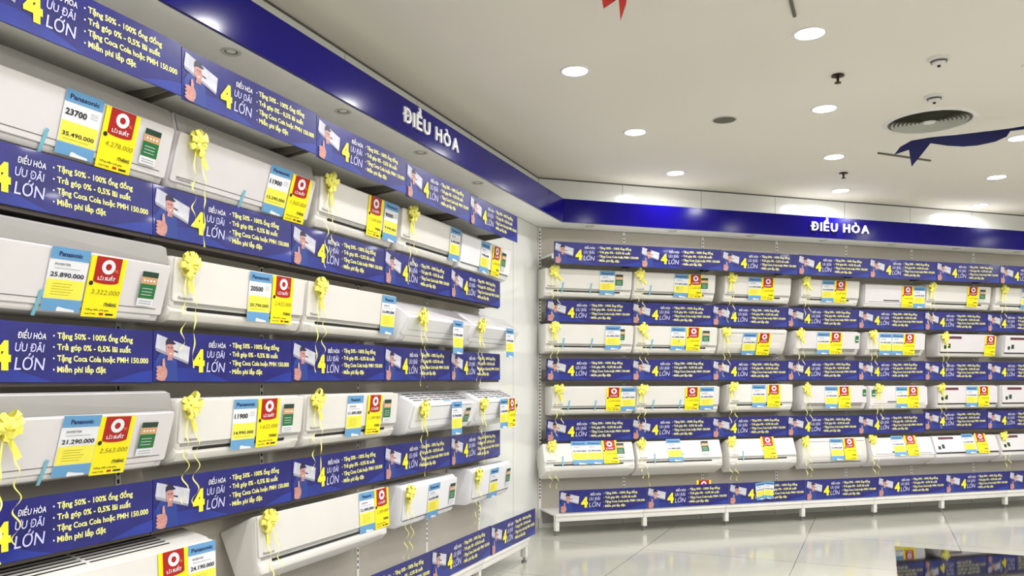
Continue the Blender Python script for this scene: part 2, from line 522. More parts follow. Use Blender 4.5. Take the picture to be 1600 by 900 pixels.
# ---- fascia sign over both walls
FN, FZ0, FZ1 = .315, 3.03, 3.257
def mitre(n):
    # meeting point of two planes standing n off both walls
    x = (nA.y - nB.y)
    det = nA.x*nB.y - nA.y*nB.x
    return CORNER + Vector(((n*nB.y - n*nA.y)/det, (nA.x*n - nB.x*n)/det))
def fascia(w_, length, cx, size_w, size_h):
    e = link('fascia_sign', None, None, (0, 0, 0))
    end = (CORNER - dA*length if w_ == 'L' else CORNER + dB*length)
    nn = nA if w_ == 'L' else nB
    gap = (-dA if w_ == 'L' else dB)*.002
    m0, m1 = mitre(FN) + gap, mitre(FN - .02) + gap
    q = [m0, end + nn*FN, end + nn*(FN - .02), m1]
    bm = bmesh.new(); ngon_prism(bm, [tuple(v) for v in q], FZ0, FZ1)
    link('fascia_board', finish(bm, 'fascia_board', M_['fascia']), e)
    q = [m1, end + nn*(FN - .02), end + nn*.002, mitre(.002) + gap]
    bm = bmesh.new(); ngon_prism(bm, [tuple(v) for v in q], FZ0 - .004, FZ0 + .012)
    link('soffit_panel', finish(bm, 'soffit_panel', M_['soffit']), e)
    bm = bmesh.new(); ngon_prism(bm, [tuple(v) for v in q], FZ1 - .016, FZ1)
    link('top_panel', finish(bm, 'top_panel', M_['metal_white']), e)
    # lettering
    run = text_geo('ĐIỀU HÒA', .018, 1.12); wscale = size_w/(run[3] - run[2])
    x = -size_w/2
    for i, ch in enumerate('ĐIỀU HÒA'):
        if ch == ' ':
            x += size_w*.075; continue
        g = text_geo(ch, .018, 1.0); cw = (g[3] - g[2])*wscale
        A = Art()
        A.text(ch, 0, 0, size_h, 'letter', 0, width=cw, bold=.018)
        bm = A.bm
        r = bmesh.ops.extrude_face_region(bm, geom=bm.faces[:])
        bmesh.ops.translate(bm, verts=[v for v in r['geom'] if isinstance(v, bmesh.types.BMVert)], vec=(0, -.012, 0))
        p = wp(w_, cx, FN + .001, 3.105)
        link('letter', finish(bm, 'letter', A.mats), e, (p.x + x*math.cos(ROT[w_]), p.y + x*math.sin(ROT[w_]), p.z), (0, 0, ROT[w_]))
        x += cw + size_w*.035
    return e
tag(fascia('L', 8.2, 2.92, .74, .125), 'dark blue overhead fascia with white lettering running along the left wall', 'sign')
tag(fascia('B', 11.5, 3.36, .72, .125), 'dark blue overhead fascia with white lettering running along the back wall', 'sign')
def spot_mesh():
    bm = bmesh.new()
    lathe(bm, [(.03, 0), (.036, -.004), (.046, -.004), (.048, 0)], 24, 0)
    lathe(bm, [(.0, .004), (.03, 0)][::-1], 24, 1)
    return finish(bm, 'recessed_spotlight', [M_['lightgrey'], M_['vent_dark']], True)
SPOT = spot_mesh()
for w_, a0, n_ in (('L', 1.94, 6), ('B', .47, 7)):
    for k in range(n_):
        o = link('recessed_spotlight', SPOT, None, wp(w_, a0 + .925*k, .215, FZ0 - .005))
        tag(o, 'small unlit spotlight under the blue fascia, %s, %s' % (ordc(k+1), WALLNAME[w_]), 'spotlight', 'spotlights under the fascia')

# ================================================================= AIR CONDITIONERS
# profiles run from bottom back up the front to the top back: (depth, height)
STY = {
 'large': dict(H=.325, prof=[(.0, 0), (.14, 0), (.160, .010), (.170, .030), (.226, .232), (.206, .318), (.19, .325), (0, .325)], panel=((.172, .034), (.232, .238)), body='gloss', pmat='gloss'),
 'slim': dict(H=.292, prof=[(0, 0), (.125, 0), (.172, .018), (.193, .055), (.190, .068), (.198, .082), (.212, .272), (.19, .29), (0, .292)], panel=((.1985, .096), (.218, .284)), body='cream', pmat='cream'),
 'wedge': dict(H=.292, prof=[(0, 0), (.10, 0), (.145, .018), (.158, .055), (.156, .066), (.160, .082), (.232, .272), (.21, .29), (0, .292)], panel=((.1615, .096), (.237, .284)), body='cream', pmat='cream'),
 'box': dict(H=.28, prof=[(0, 0), (.15, 0), (.192, .02), (.204, .05), (.222, .262), (.20, .278), (0, .28)], panel=((.204, .055), (.226, .258)), body='pure', pmat='pure'),
 'slope': dict(H=.29, prof=[(0, 0), (.12, 0), (.158, .015), (.182, .05), (.254, .170), (.248, .182), (.10, .278), (.06, .288), (0, .29)], panel=((.188, .056), (.258, .168)), body='pure', pmat='pure'),
 'slopegrille': dict(H=.29, prof=[(0, 0), (.13, 0), (.175, .015), (.205, .050), (.250, .205), (.243, .216), (.09, .286), (.03, .29), (0, .29)], panel=((.209, .054), (.254, .200)), body='pure', pmat='pure'),
 'grille': dict(H=.30, prof=[(0, 0), (.15, 0), (.195, .02), (.215, .06), (.232, .222), (.215, .236), (.05, .305), (0, .305)], panel=((.214, .06), (.236, .222)), body='cream', pmat='cream'),
 'line': dict(H=.27, prof=[(0, 0), (.14, 0), (.185, .012), (.20, .04), (.21, .25), (.19, .268), (0, .27)], panel=((.200, .045), (.214, .256)), body='plastic', pmat='gloss'),
 'louvre': dict(H=.275, prof=[(0, 0), (.12, 0), (.165, .018), (.185, .05), (.206, .085), (.213, .255), (.19, .273), (0, .275)], panel=((.204, .078), (.217, .262)), body='plastic', pmat='gloss'),
 'curved': dict(H=.285, prof=[(0, 0), (.10, 0), (.14, .02), (.17, .07), (.19, .13), (.212, .20), (.218, .235), (.216, .27), (.19, .283), (0, .285)], panel=((.214, .232), (.220, .270)), body='cream', pmat='plastic'),
 'band': dict(H=.272, prof=[(0, 0), (.14, 0), (.18, .014), (.196, .045), (.196, .058), (.215, .25), (.195, .27), (0, .272)], panel=((.200, .062), (.219, .258)), body='plastic', pmat='gloss'),
}
STY_DESC = {'large': 'large white grey-topped', 'slim': 'white slot-fronted', 'wedge': 'long white wedge-sided', 'box': 'boxy bright white', 'slope': 'white sloping-topped', 'slopegrille': 'white slope-grilled',
            'grille': 'cream slatted-top', 'line': 'white thin-lined', 'louvre': 'white grey-flapped', 'curved': 'cream curved-bottomed', 'band': 'white maroon-banded'}
ACM = {}
def seg_mat(p0, p1):
    """matrix of a plane lying on the profile segment p0-p1: x right, y inward, z up the segment"""
    d0, z0 = p0; d1, z1 = p1
    return Matrix.Translation((0, -d0, z0)) @ Matrix.Rotation(math.atan2(d1 - d0, z1 - z0), 4, 'X')

def casing_mesh(st, W):
    S = STY[st]; P = S['prof']
    bm = bmesh.new()
    cy = sum(p[0] for p in P)/len(P); cz = S['H']/2
    def ring(x, s):
        return [bm.verts.new((x, -(0 if d == 0 else d - s*(1 if d > cy else .3)), z + (s if z < cz*.5 else (-s if z > cz*1.5 else 0)))) for d, z in P]
    W2 = W/2
    rs = [ring(-W2, .012), ring(-W2 + .004, .005), ring(-W2 + .012, 0), ring(W2 - .012, 0), ring(W2 - .004, .005), ring(W2, .012)]
    n = len(P)
    for a, b in zip(rs, rs[1:]):
        for i in range(n):
            bm.faces.new((a[i], a[(i+1) % n], b[(i+1) % n], b[i]))
    bm.faces.new(rs[0]); bm.faces.new(rs[-1])
    return finish(bm, 'casing', M_[S['body']], True)

def rr(w2, h0, h1, r, n=4):
    pts = []
    for cx, cz, a0 in ((w2-r, h1-r, 0), (-w2+r, h1-r, 90), (-w2+r, h0+r, 180), (w2-r, h0+r, 270)):
        for k in range(n+1):
            t = R(a0 + 90*k/n); pts.append((cx + r*math.cos(t), cz + r*math.sin(t)))
    return pts
def plate_mesh(name, p0, p1, W, th, m, r=.012, x0=0, bulge=.0):
    M = seg_mat(p0, p1)
    L = math.hypot(p1[0]-p0[0], p1[1]-p0[1])
    bm = bmesh.new()
    rings = []
    for y, ins in ((.006, 0), (-th*.6, 0), (-th, .003)):
        rings.append([bm.verts.new(M @ Vector((x0 + x, y, z))) for x, z in rr(W/2 - ins, ins, L - ins, r)])
    n = len(rings[0])
    for a, b in zip(rings, rings[1:]):
        for i in range(n): bm.faces.new((a[i], a[(i+1) % n], b[(i+1) % n], b[i]))
    bm.faces.new(rings[0]); bm.faces.new(rings[-1])
    return finish(bm, name, m, True)
def strip_mesh(name, boxes, M, m):
    """boxes in segment coordinates (x0,z0,x1,z1,out)"""
    bm = bmesh.new()
    for x0, z0, x1, z1, o_ in boxes:
        b0 = len(bm.verts)
        bm_box(bm, x0, -o_, z0, x1, .002, z1)
        bm.verts.ensure_lookup_table()
        for v in bm.verts[b0:]: v.co = M @ v.co
    return finish(bm, name, m)

def ac_parts(st, W):
    W = round(W, 2)
    k = (st, W)
    if k in ACM: return ACM[k]
    S = STY[st]; out = []
    P = S['prof']; p0, p1 = S['panel']
    out.append(('casing', casing_mesh(st, W)))
    if st == 'curved':
        out.append(('front_panel', plate_mesh('front_panel', p0, p1, W - .012, .006, M_['plastic'], .008)))
        out.append(('panel_seam', strip_mesh('panel_seam', [(-W/2 + .03, -.004, W/2 - .03, .003, .0035)], seg_mat(p0, p1), M_['line'])))
        out.append(('air_louvre', plate_mesh('air_louvre', P[3], P[4], W - .14, .004, M_['cream'], .006)))
        out.append(('outlet_slot', strip_mesh('outlet_slot', [(-W/2 + .09, -.006, W/2 - .09, 0, .003)], seg_mat(P[2], P[3]), M_['dark'])))
    else:
        out.append(('front_panel', plate_mesh('front_panel', p0, p1, W - .006, .009, M_[S['pmat']], .010)))
    if st == 'large':
        out.append(('intake_cover', plate_mesh('intake_cover', (.223, .242), (.207, .316), W - .006, .003, M_['intake'], .003)))
        out.append(('panel_seam', strip_mesh('panel_seam', [(-W/2 + .03, .024, W/2 - .04, .027, .0098)], seg_mat(p0, p1), M_['line'])))
        out.append(('air_louvre', plate_mesh('air_louvre', (.160, .010), (.169, .030), W - .10, .004, M_['plastic'], .006)))
    if st == 'wedge':
        out.append(('outlet_slot', strip_mesh('outlet_slot', [(-W/2 + .10, -.002, W/2 - .13, .011, .006)], seg_mat((.156, .066), (.159, .082)), M_['dark'])))
        out.append(('panel_seam', strip_mesh('panel_seam', [(-W/2 + .02, .001, W/2 - .02, .013, .003)], seg_mat((.160, .082), (.165, .096)), M_['grey_plastic'])))
        out.append(('air_louvre', plate_mesh('air_louvre', (.147, .020), (.157, .052), W - .14, .004, M_['cream'], .006)))
    if st == 'slim':
        out.append(('outlet_slot', strip_mesh('outlet_slot', [(-W/2 + .10, -.002, W/2 - .13, .011, .006)], seg_mat((.190, .066), (.197, .082)), M_['dark'])))
        out.append(('panel_seam', strip_mesh('panel_seam', [(-W/2 + .02, .001, W/2 - .02, .013, .003)], seg_mat((.198, .082), (.1995, .096)), M_['grey_plastic'])))
        out.append(('air_louvre', plate_mesh('air_louvre', (.174, .020), (.192, .052), W - .14, .004, M_['cream'], .006)))
    if st == 'box':
        out.append(('panel_seam', strip_mesh('panel_seam', [(-W/2 + .02, -.006, W/2 - .02, -.001, .004)], seg_mat(p0, p1), M_['line'])))
        out.append(('intake_grille', strip_mesh('intake_grille', [(-W/2 + .05 + i*(W - .1)/14, .03, -W/2 + .05 + (i + .75)*(W - .1)/14, .04, .0015) for i in range(14)], seg_mat((.200, .2785), (.0, .2805)), M_['line'])))
        out.append(('air_louvre', plate_mesh('air_louvre', (.155, .003), (.190, .018), W - .12, .003, M_['lightgrey'], .005)))
    if st in ('slope', 'slopegrille'):
        L = math.hypot(p1[0]-p0[0], p1[1]-p0[1])
        out.append(('panel_seam', strip_mesh('panel_seam', [(-W/2 + .05, L*.30, W/2 - .05, L*.30 + .002, .0098)] + ([(-W/2 + .09, L*.93, W/2 - .09, L*.93 + .003, .0098)] if st == 'slopegrille' else []), seg_mat(p0, p1), M_['line'])))
        tp0, tp1 = (P[5], P[6])
        TL = math.hypot(tp1[0]-tp0[0], tp1[1]-tp0[1])
        if st == 'slope':
            out.append(('top_cover', plate_mesh('top_cover', (.244, .186), (.108, .274), W - .03, .003, M_['gloss'], .01)))
            out.append(('panel_tape', strip_mesh('panel_tape', [(-.02, .008, .09, .022, .004)], seg_mat(tp0, tp1), M_['tape'])))
        else:
            bx = []
            for j in range(4):
                for i in range(6):
                    x = -W/2 + .06 + i*(W - .12)/6
                    bx.append((x, .030 + j*.032, x + (W - .12)/6 - .022, .044 + j*.032, .001))
            out.append(('intake_grille', strip_mesh('intake_grille', bx, seg_mat(tp0, tp1), M_['line'])))
            out.append(('panel_tape', strip_mesh('panel_tape', [(-.02, .004, .09, .018, .002)], seg_mat(tp0, tp1), M_['tape'])))
        out.append(('air_louvre', plate_mesh('air_louvre', (.160, .012), (.186, .05), W - .16, .003, M_['plastic'], .006)))
    if st == 'grille':
        bx = []
        for j in range(6):
            for i in range(2):
                x = -W/2 + .05 + i*(W - .24)/2
                bx.append((x + .004, .018 + j*.026, x + (W - .24)/2 - .014, .027 + j*.026, .001))
        out.append(('intake_grille', strip_mesh('intake_grille', bx, seg_mat(P[5], P[6]), M_['dark'])))
        out.append(('air_louvre', plate_mesh('air_louvre', (.196, .022), (.213, .055), W - .12, .004, M_['plastic'], .006)))
    if st == 'line':
        out.append(('panel_seam', strip_mesh('panel_seam', [(-W/2 + .05, .018, W/2 - .05, .022, .0105)], seg_mat(p0, p1), M_['line'])))
        out.append(('display_strip', strip_mesh('display_strip', [(-.16, .034, .06, .046, .0108)], seg_mat(p0, p1), M_['dark'])))
        out.append(('air_louvre', plate_mesh('air_louvre', (.184, .012), (.199, .04), W - .10, .003, M_['plastic'], .006)))
    if st == 'louvre':
        out.append(('air_louvre', plate_mesh('air_louvre', (.187, .052), (.207, .082), W - .12, .006, M_['grey_plastic'], .004)))
        out.append(('panel_seam', strip_mesh('panel_seam', [(-W/2 + .06, -.003, W/2 - .06, .002, .008)], seg_mat(p0, p1), M_['line'])))
        out.append(('lower_flap', plate_mesh('lower_flap', (.165, .018), (.184, .048), W - .12, .003, M_['lightgrey'], .004)))
    if st == 'band':
        L = math.hypot(p1[0]-p0[0], p1[1]-p0[1])
        out.append(('maroon_band', strip_mesh('maroon_band', [(-W/2 + .08, L - .044, -W/2 + .30, L - .016, .0105)], seg_mat(p0, p1), M_['maroon_ink'])))
        out.append(('sticker', strip_mesh('sticker', [(-W/2 + .05, .035, -W/2 + .085, .075, .0105), (-W/2 + .105, .045, -W/2 + .145, .095, .0105)], seg_mat(p0, p1), M_['label_dark'])))
        out.append(('outlet_slot', strip_mesh('outlet_slot', [(-W/2 + .01, -.014, W/2 - .02, -.001, .005)], seg_mat(p0, p1), M_['dark'])))
    ACM[k] = out
    return out

# ---- paper tags
TW, TH = .163, .236
def price_tag(spec):
    A = Art()
    A.board(-TW/2, 0, TW/2, TH, .0012, 'tag_white')
    a, b = (spec.split('|') + [''])[:2] if spec else ('', '')
    big = a.isdigit()
    A.rect(-TW/2, TH*.81, TW/2, TH, 'tag_blue')
    A.text('Panasonic', 0, TH*.865, TH*.10, 'navy_ink', 2, width=TW*(.78 if big or a == '' else .6), bold=.03, align='C')
    ysp = (.20, .52) if big else (.20, .50)
    A.rect(-TW/2 + .003, TH*ysp[0], TW/2 - .003, TH*ysp[1], 'tag_yellow')
    A.rect(-TW/2, 0, TW/2, TH*.19, 'tag_blue')
    A.poly([(-TW*.12, 0), (TW*.36, 0), (TW*.33, TH*.035), (TW*.1, TH*.05), (-TW*.08, TH*.075), (-TW*.12, TH*.05)], 'tag_white', 2)
    if big:
        A.text(a, -TW*.44, TH*.62, TH*.13, 'black_ink', 2, width=TW*.56, bold=.03)
        for i in range(3): A.rect(TW*.2, TH*(.66 + .035*i), TW*.42, TH*(.665 + .035*i), 'grey_ink', 2)
        A.text(b, 0, TH*.30, TH*.09, 'black_ink', 2, width=TW*.84, bold=.02, align='C')
        A.rect(-TW*.4, TH*.25, TW*.3, TH*.256, 'olive_ink', 2)
    else:
        A.text(a or 'INVERTER', -TW*.36, TH*.72, TH*.05, 'grey_ink', 2, width=TW*.4, bold=.02)
        A.rect(-TW*.36, TH*.67, TW*.3, TH*.676, 'grey_ink', 2)
        A.text(b or '10.490.000', 0, TH*.54, TH*.10, 'black_ink', 2, width=TW*.86, bold=.025, align='C')
        for i in range(5): A.rect(-TW*.34, TH*(.26 + .042*i), TW*(.12 + .05*(i % 3)), TH*(.266 + .042*i), 'olive_ink', 2)
    return A.done('price_tag')
def promo_tag(spec):
    A = Art()
    A.board(-TW/2, 0, TW/2, TH, .0012, 'tag_bright')
    s = [(-TW*.36, TH), (-TW*.36, TH*.60)] + [(TW*.36*math.sin(t), TH*(.60 - .045*math.cos(t))) for t in [(-80 + 20*k)*PI/180 for k in range(9)]] + [(TW*.36, TH*.60), (TW*.36, TH)]
    A.poly(s, 'tag_red', 1)
    n = 24
    for k in range(n):
        t0, t1 = 2*PI*k/n, 2*PI*(k+1)/n
        A.poly([(TW*.19*math.cos(t0), TH*.84 + TH*.12*math.sin(t0)), (TW*.19*math.cos(t1), TH*.84 + TH*.12*math.sin(t1)),
                (TW*.085*math.cos(t1), TH*.84 + TH*.055*math.sin(t1)), (TW*.085*math.cos(t0), TH*.84 + TH*.055*math.sin(t0))], 'tag_white', 2)
    A.text('%', TW*.18, TH*.76, TH*.07, 'orange_ink', 3, width=TW*.12, bold=.03)
    A.text('LÃI SUẤT', 0, TH*.62, TH*.075, 'tag_white', 2, width=TW*.5, bold=.035, align='C')
    A.ell(-TW*.40, TH*.555, TW*.06, TH*.04, 'black_ink', 2, n=8)
    A.text(spec or '1.249.000', -TW*.36, TH*.38, TH*.115, 'olive_ink', 2, width=TW*.80, bold=-.0, shear=.2)
    A.text('/THÁNG', TW*.42, TH*.19, TH*.08, 'black_ink', 2, width=TW*.36, bold=.03, align='R')
    A.text('Tổng tiền trả góp', -TW*.42, TH*.11, TH*.035, 'black_ink', 2, width=TW*.66)
    A.text('trong 12 tháng', -TW*.42, TH*.045, TH*.035, 'black_ink', 2, width=TW*.30)
    A.rect(-TW*.02, TH*.04, TW*.1, TH*.075, 'tag_red', 2)
    A.rect(TW*.16, TH*.04, TW*.38, TH*.07, 'black_ink', 2)
    return A.done('instalment_tag')
def energy():
    A = Art(); w2 = .041; h = .142
    A.board(-w2, 0, w2, h, .0008, 'tag_white')
    A.rect(-w2, h*.84, w2, h, 'label_dark')
    A.rect(-w2, h*.64, w2, h*.84, 'label_tan')
    for i in range(4): A.ell(-w2*.6 + i*w2*.4, h*.74, w2*.12, h*.035, 'tag_white', 2, n=8)
    A.rect(-w2, h*.22, w2, h*.64, 'label_green')
    for i in range(3): A.rect(-w2*.7, h*(.32 + .09*i), w2*.6, h*(.335 + .09*i), 'tag_white', 2)
    for i in range(2): A.rect(-w2*.8, h*(.06 + .07*i), w2*.8, h*(.075 + .07*i), 'grey_ink', 2)
    return A.done('energy_label')
def small_green():
    A = Art()
    A.board(-.02, 0, .02, .075, .0008, 'label_green')
    A.rect(-.014, .02, .014, .03, 'tag_white')
    return A.done('green_sticker')
TAGM = {}
def tag_mesh(kind, spec):
    k = (kind.lower(), spec)
    if k not in TAGM:
        TAGM[k] = {'p': price_tag, 'r': promo_tag}[k[0]](spec) if k[0] in 'pr' else (energy() if k[0] == 'e' else small_green())
    return TAGM[k]
TNAME = {'p': 'price_tag', 'r': 'instalment_tag', 'e': 'energy_label', 'g': 'green_sticker'}

# ---- pull bow with curled tails
def ribbon_strip(bm, pts, wid, side):
    prev = None
    for p, s_ in zip(pts, side):
        a = bm.verts.new(Vector(p) + Vector(s_)*wid/2); b = bm.verts.new(Vector(p) - Vector(s_)*wid/2)
        if prev: bm.faces.new((prev[0], a, b, prev[1]))
        prev = (a, b)
def bow_mesh(seed):
    r = random.Random(seed); bm = bmesh.new()
    N = 17
    for i in range(N):
        th = 2*PI*i*.382 + r.uniform(-.2, .2); el = R(12 + 62*i/N)
        d = Vector((math.cos(th)*math.cos(el), -math.sin(el), math.sin(th)*math.cos(el)))
        s = d.cross(Vector((0, 1, 0)) if abs(d.y) < .9 else Vector((1, 0, 0))).normalized()
        nrm = s.cross(d).normalized()
        Lr = r.uniform(.050, .072)*(1 if el < R(50) else .8); pts = []
        for k in range(9):
            t = k/8; a = 2*PI*t
            pts.append(d*(Lr*(1 - math.cos(a))/2) + nrm*(Lr*.30*math.sin(a)))
        ribbon_strip(bm, pts, .024, [s]*9)
    # short broad tail lying on the panel
    pts = [(.012*k/4 + .006*k, -.012, -.02 - .022*k) for k in range(5)]
    ribbon_strip(bm, pts, .024, [(.9, 0, .3)]*5)
    return finish(bm, 'ribbon_bow', M_['bow'])
def tail_mesh(seed):
    r = random.Random(seed + 50); bm = bmesh.new()
    for s0 in (-.028, .036):
        L_ = r.uniform(.30, .42); n = 46; pts = []; side = []
        ph = r.uniform(0, 6); amp = r.uniform(.010, .016)
        for k in range(n):
            t = k/(n-1); cur = max(0, t - .25)
            pts.append((s0*(.4 + .6*min(1, t*3)) + amp*math.sin(ph + 26*cur)*min(1, cur*3), -.018 - amp*(1 - math.cos(26*cur))*.8, -.01 - L_*t))
            side.append((math.cos(13*cur), -math.sin(13*cur)*.6, .25))
        ribbon_strip(bm, pts, .007, side)
    return finish(bm, 'ribbon_tail', M_['bow'])
BOWS = [bow_mesh(s) for s in (1, 2, 3, 4)]; TAILS = [tail_mesh(s) for s in (1, 2, 3, 4)]

def brand_mesh():
    A = Art()
    A.text('Panasonic', 0, 0, .018, 'grey_ink', 0, width=.085, bold=.02)
    return A.done('brand_lettering')
BRAND = brand_mesh()
def tape_mesh(length):
    bm = bmesh.new(); bm_box(bm, -.007, -.0005, -length*.55, .007, .0008, length*.45)
    return finish(bm, 'packing_tape', M_['tape'])
TAPE = tape_mesh(.10)

UNITS = [
    ('L', 1, 5, 5.634, 1.068, 2.315, 'large', [('p', 0.089, '23700|35.490.000'), ('r', 0.263, '4.278.000'), ('e', 0.416)], None),
    ('L', 1, 4, 4.589, 0.968, 2.315, 'large', [('p', 0.193, '11900|15.290.000'), ('r', 0.362, '1.565.000')], -0.395),
    ('L', 1, 3, 3.634, 0.815, 2.315, 'slim', [('r', 0.152, ''), ('p', 0.333, '9000|9.990.000')], -0.346),
    ('L', 1, 2, 2.741, 0.832, 2.315, 'slim', [('p', 0.38, '|8.490.000')], -0.315),
    ('L', 1, 1, 1.808, 0.947, 2.315, 'box', [('p', -0.061, '|7.990.000'), ('r', 0.161, ''), ('e', 0.309)], None),
    ('L', 2, 5, 5.655, 1.068, 1.735, 'large', [('p', 0.052, 'INVERTER|25.890.000'), ('r', 0.221, '3.322.000'), ('e', 0.424)], None),
    ('L', 2, 4, 4.633, 0.909, 1.735, 'slim', [('p', 0.097, '20500|20.790.000'), ('r', 0.267, '2.422.000')], -0.389),
    ('L', 2, 3, 3.692, 0.916, 1.735, 'slim', [('p', 0.364, 'INVERTER|16.490.000')], -0.377),
    ('L', 2, 2, 2.663, 0.939, 1.735, 'slope', [('P', 0.218, 'INVERTER|9.290.000')], -0.342),
    ('L', 2, 1, 1.666, 0.896, 1.735, 'slope', [('P', 0.202, '|8.990.000')], -0.405),
    ('L', 3, 5, 5.634, 1.068, 1.125, 'large', [('p', 0.074, 'INVERTER|21.290.000'), ('r', 0.236, '2.563.000'), ('e', 0.399)], -0.231),
    ('L', 3, 4, 4.623, 0.857, 1.125, 'slim', [('p', -0.025, '11900|14.990.000'), ('r', 0.148, '1.622.000'), ('e', 0.296)], -0.406),
    ('L', 3, 3, 3.680, 0.940, 1.125, 'slim', [('p', -0.026, 'INVERTER|11.490.000'), ('r', 0.184, ''), ('e', 0.329)], -0.423),
    ('L', 3, 2, 2.576, 0.946, 1.125, 'slopegrille', [('P', 0.12, 'INVERTER|9.790.000'), ('e', 0.345)], -0.385),
    ('L', 3, 1, 1.626, 0.815, 1.125, 'slopegrille', [('P', 0.046, '|9.290.000'), ('R', 0.217, ''), ('e', 0.33)], -0.422),
    ('L', 4, 4, 5.426, 1.068, 0.530, 'grille', [('r', 0.293, '2.988.000'), ('p', 0.451, '|24.190.000')], None),
    ('L', 4, 3, 3.970, 1.190, 0.480, 'wedge', [('p', 0.370, 'INVERTER|12.490.000'), ('r', 0.535, '')], -0.535),
    ('L', 4, 2, 2.760, 0.767, 0.530, 'box', [('p', 0.027, '|8.690.000'), ('e', 0.306)], -0.375),
    ('L', 4, 1, 1.700, 0.752, 0.530, 'box', [('p', 0.008, '|8.290.000'), ('e', 0.3)], -0.403),
    ('B', 1, 1, 0.456, 0.939, 2.300, 'slim', [('p', 0.195, ''), ('e', 0.322)], -0.381),
    ('B', 1, 2, 1.415, 0.941, 2.300, 'slim', [('p', 0.064, ''), ('r', 0.232, ''), ('e', 0.334)], -0.419),
    ('B', 1, 3, 2.406, 0.819, 2.300, 'slim', [('p', -0.044, ''), ('r', 0.114, '')], -0.34),
    ('B', 1, 4, 3.327, 0.771, 2.300, 'slim', [('p', -0.034, ''), ('r', 0.126, '')], -0.337),
    ('B', 1, 5, 4.199, 0.826, 2.300, 'line', [('r', 0.173, ''), ('p', 0.332, '')], None),
    ('B', 1, 6, 5.118, 0.952, 2.300, 'slim', [('r', 0.196, ''), ('e', 0.34)], -0.414),
    ('B', 1, 7, 6.127, 0.944, 2.300, 'slim', [('p', 0.012, '')], -0.357),
    ('B', 2, 1, 0.466, 0.946, 1.752, 'slim', [('e', 0.332), ('p', 0.244, '')], -0.385),
    ('B', 2, 2, 1.433, 0.949, 1.752, 'slim', [('p', 0.008, ''), ('r', 0.187, ''), ('e', 0.334)], -0.402),
    ('B', 2, 3, 2.355, 0.824, 1.752, 'curved', [('p', -0.052, ''), ('r', 0.122, '')], -0.358),
    ('B', 2, 4, 3.295, 0.837, 1.752, 'louvre', [('p', -0.068, ''), ('r', 0.096, ''), ('g', 0.373)], -0.386),
    ('B', 2, 5, 4.216, 0.809, 1.752, 'louvre', [('p', -0.157, ''), ('p', 0.012, ''), ('r', 0.169, '')], -0.345),
    ('B', 2, 6, 5.254, 0.817, 1.752, 'band', [('r', 0.321, '')], -0.374),
    ('B', 2, 7, 6.201, 0.796, 1.752, 'band', [], None),
    ('B', 3, 1, 0.507, 0.894, 1.135, 'slim', [('r', 0.214, ''), ('p', 0.373, '')], -0.385),
    ('B', 3, 2, 1.452, 0.958, 1.135, 'slim', [('r', 0.157, ''), ('p', 0.327, '')], -0.421),
    ('B', 3, 3, 2.437, 0.789, 1.135, 'slim', [('p', -0.036, ''), ('r', 0.147, '')], -0.356),
    ('B', 3, 4, 3.379, 0.841, 1.135, 'louvre', [('p', -0.06, ''), ('r', 0.113, ''), ('g', 0.383)], -0.389),
    ('B', 3, 5, 4.243, 0.811, 1.135, 'line', [('p', 0.039, ''), ('r', 0.192, ''), ('g', -0.359)], -0.293),
    ('B', 3, 6, 5.236, 0.893, 1.135, 'band', [('p', 0.05, ''), ('r', 0.227, '')], -0.449),
    ('B', 3, 7, 6.176, 0.846, 1.135, 'band', [], None),
    ('B', 4, 1, 0.445, 0.972, 0.510, 'slim', [('p', -0.105, ''), ('p', 0.055, ''), ('r', 0.224, ''), ('e', 0.336)], -0.392),
    ('B', 4, 2, 1.448, 0.980, 0.510, 'slim', [('p', -0.058, ''), ('e', 0.301)], -0.433),
    ('B', 4, 3, 2.434, 0.831, 0.510, 'slim', [('r', 0.078, '')], -0.37),
    ('B', 4, 4, 3.369, 0.853, 0.510, 'curved', [('p', 0.015, ''), ('r', 0.188, '')], -0.395),
    ('B', 4, 5, 4.268, 0.870, 0.510, 'line', [('p', -0.047, ''), ('r', 0.132, '')], -0.402),
    ('B', 4, 6, 5.19, 0.935, 0.510, 'band', [('p', 0.039, ''), ('r', 0.224, '')], None),
    ('B', 4, 7, 6.09, 0.789, 0.510, 'band', [], -0.329),
]
BODYTILT = {('L', 4, 3): 24, ('L', 4, 4): 10, ('B', 4): 26, ('B', 3): 6, ('B', 3, 1): 0, ('B', 3, 2): 0, ('L', 1): 0}
ROWAC = ['top', 'second', 'third', 'bottom']
seed = random.Random(11)
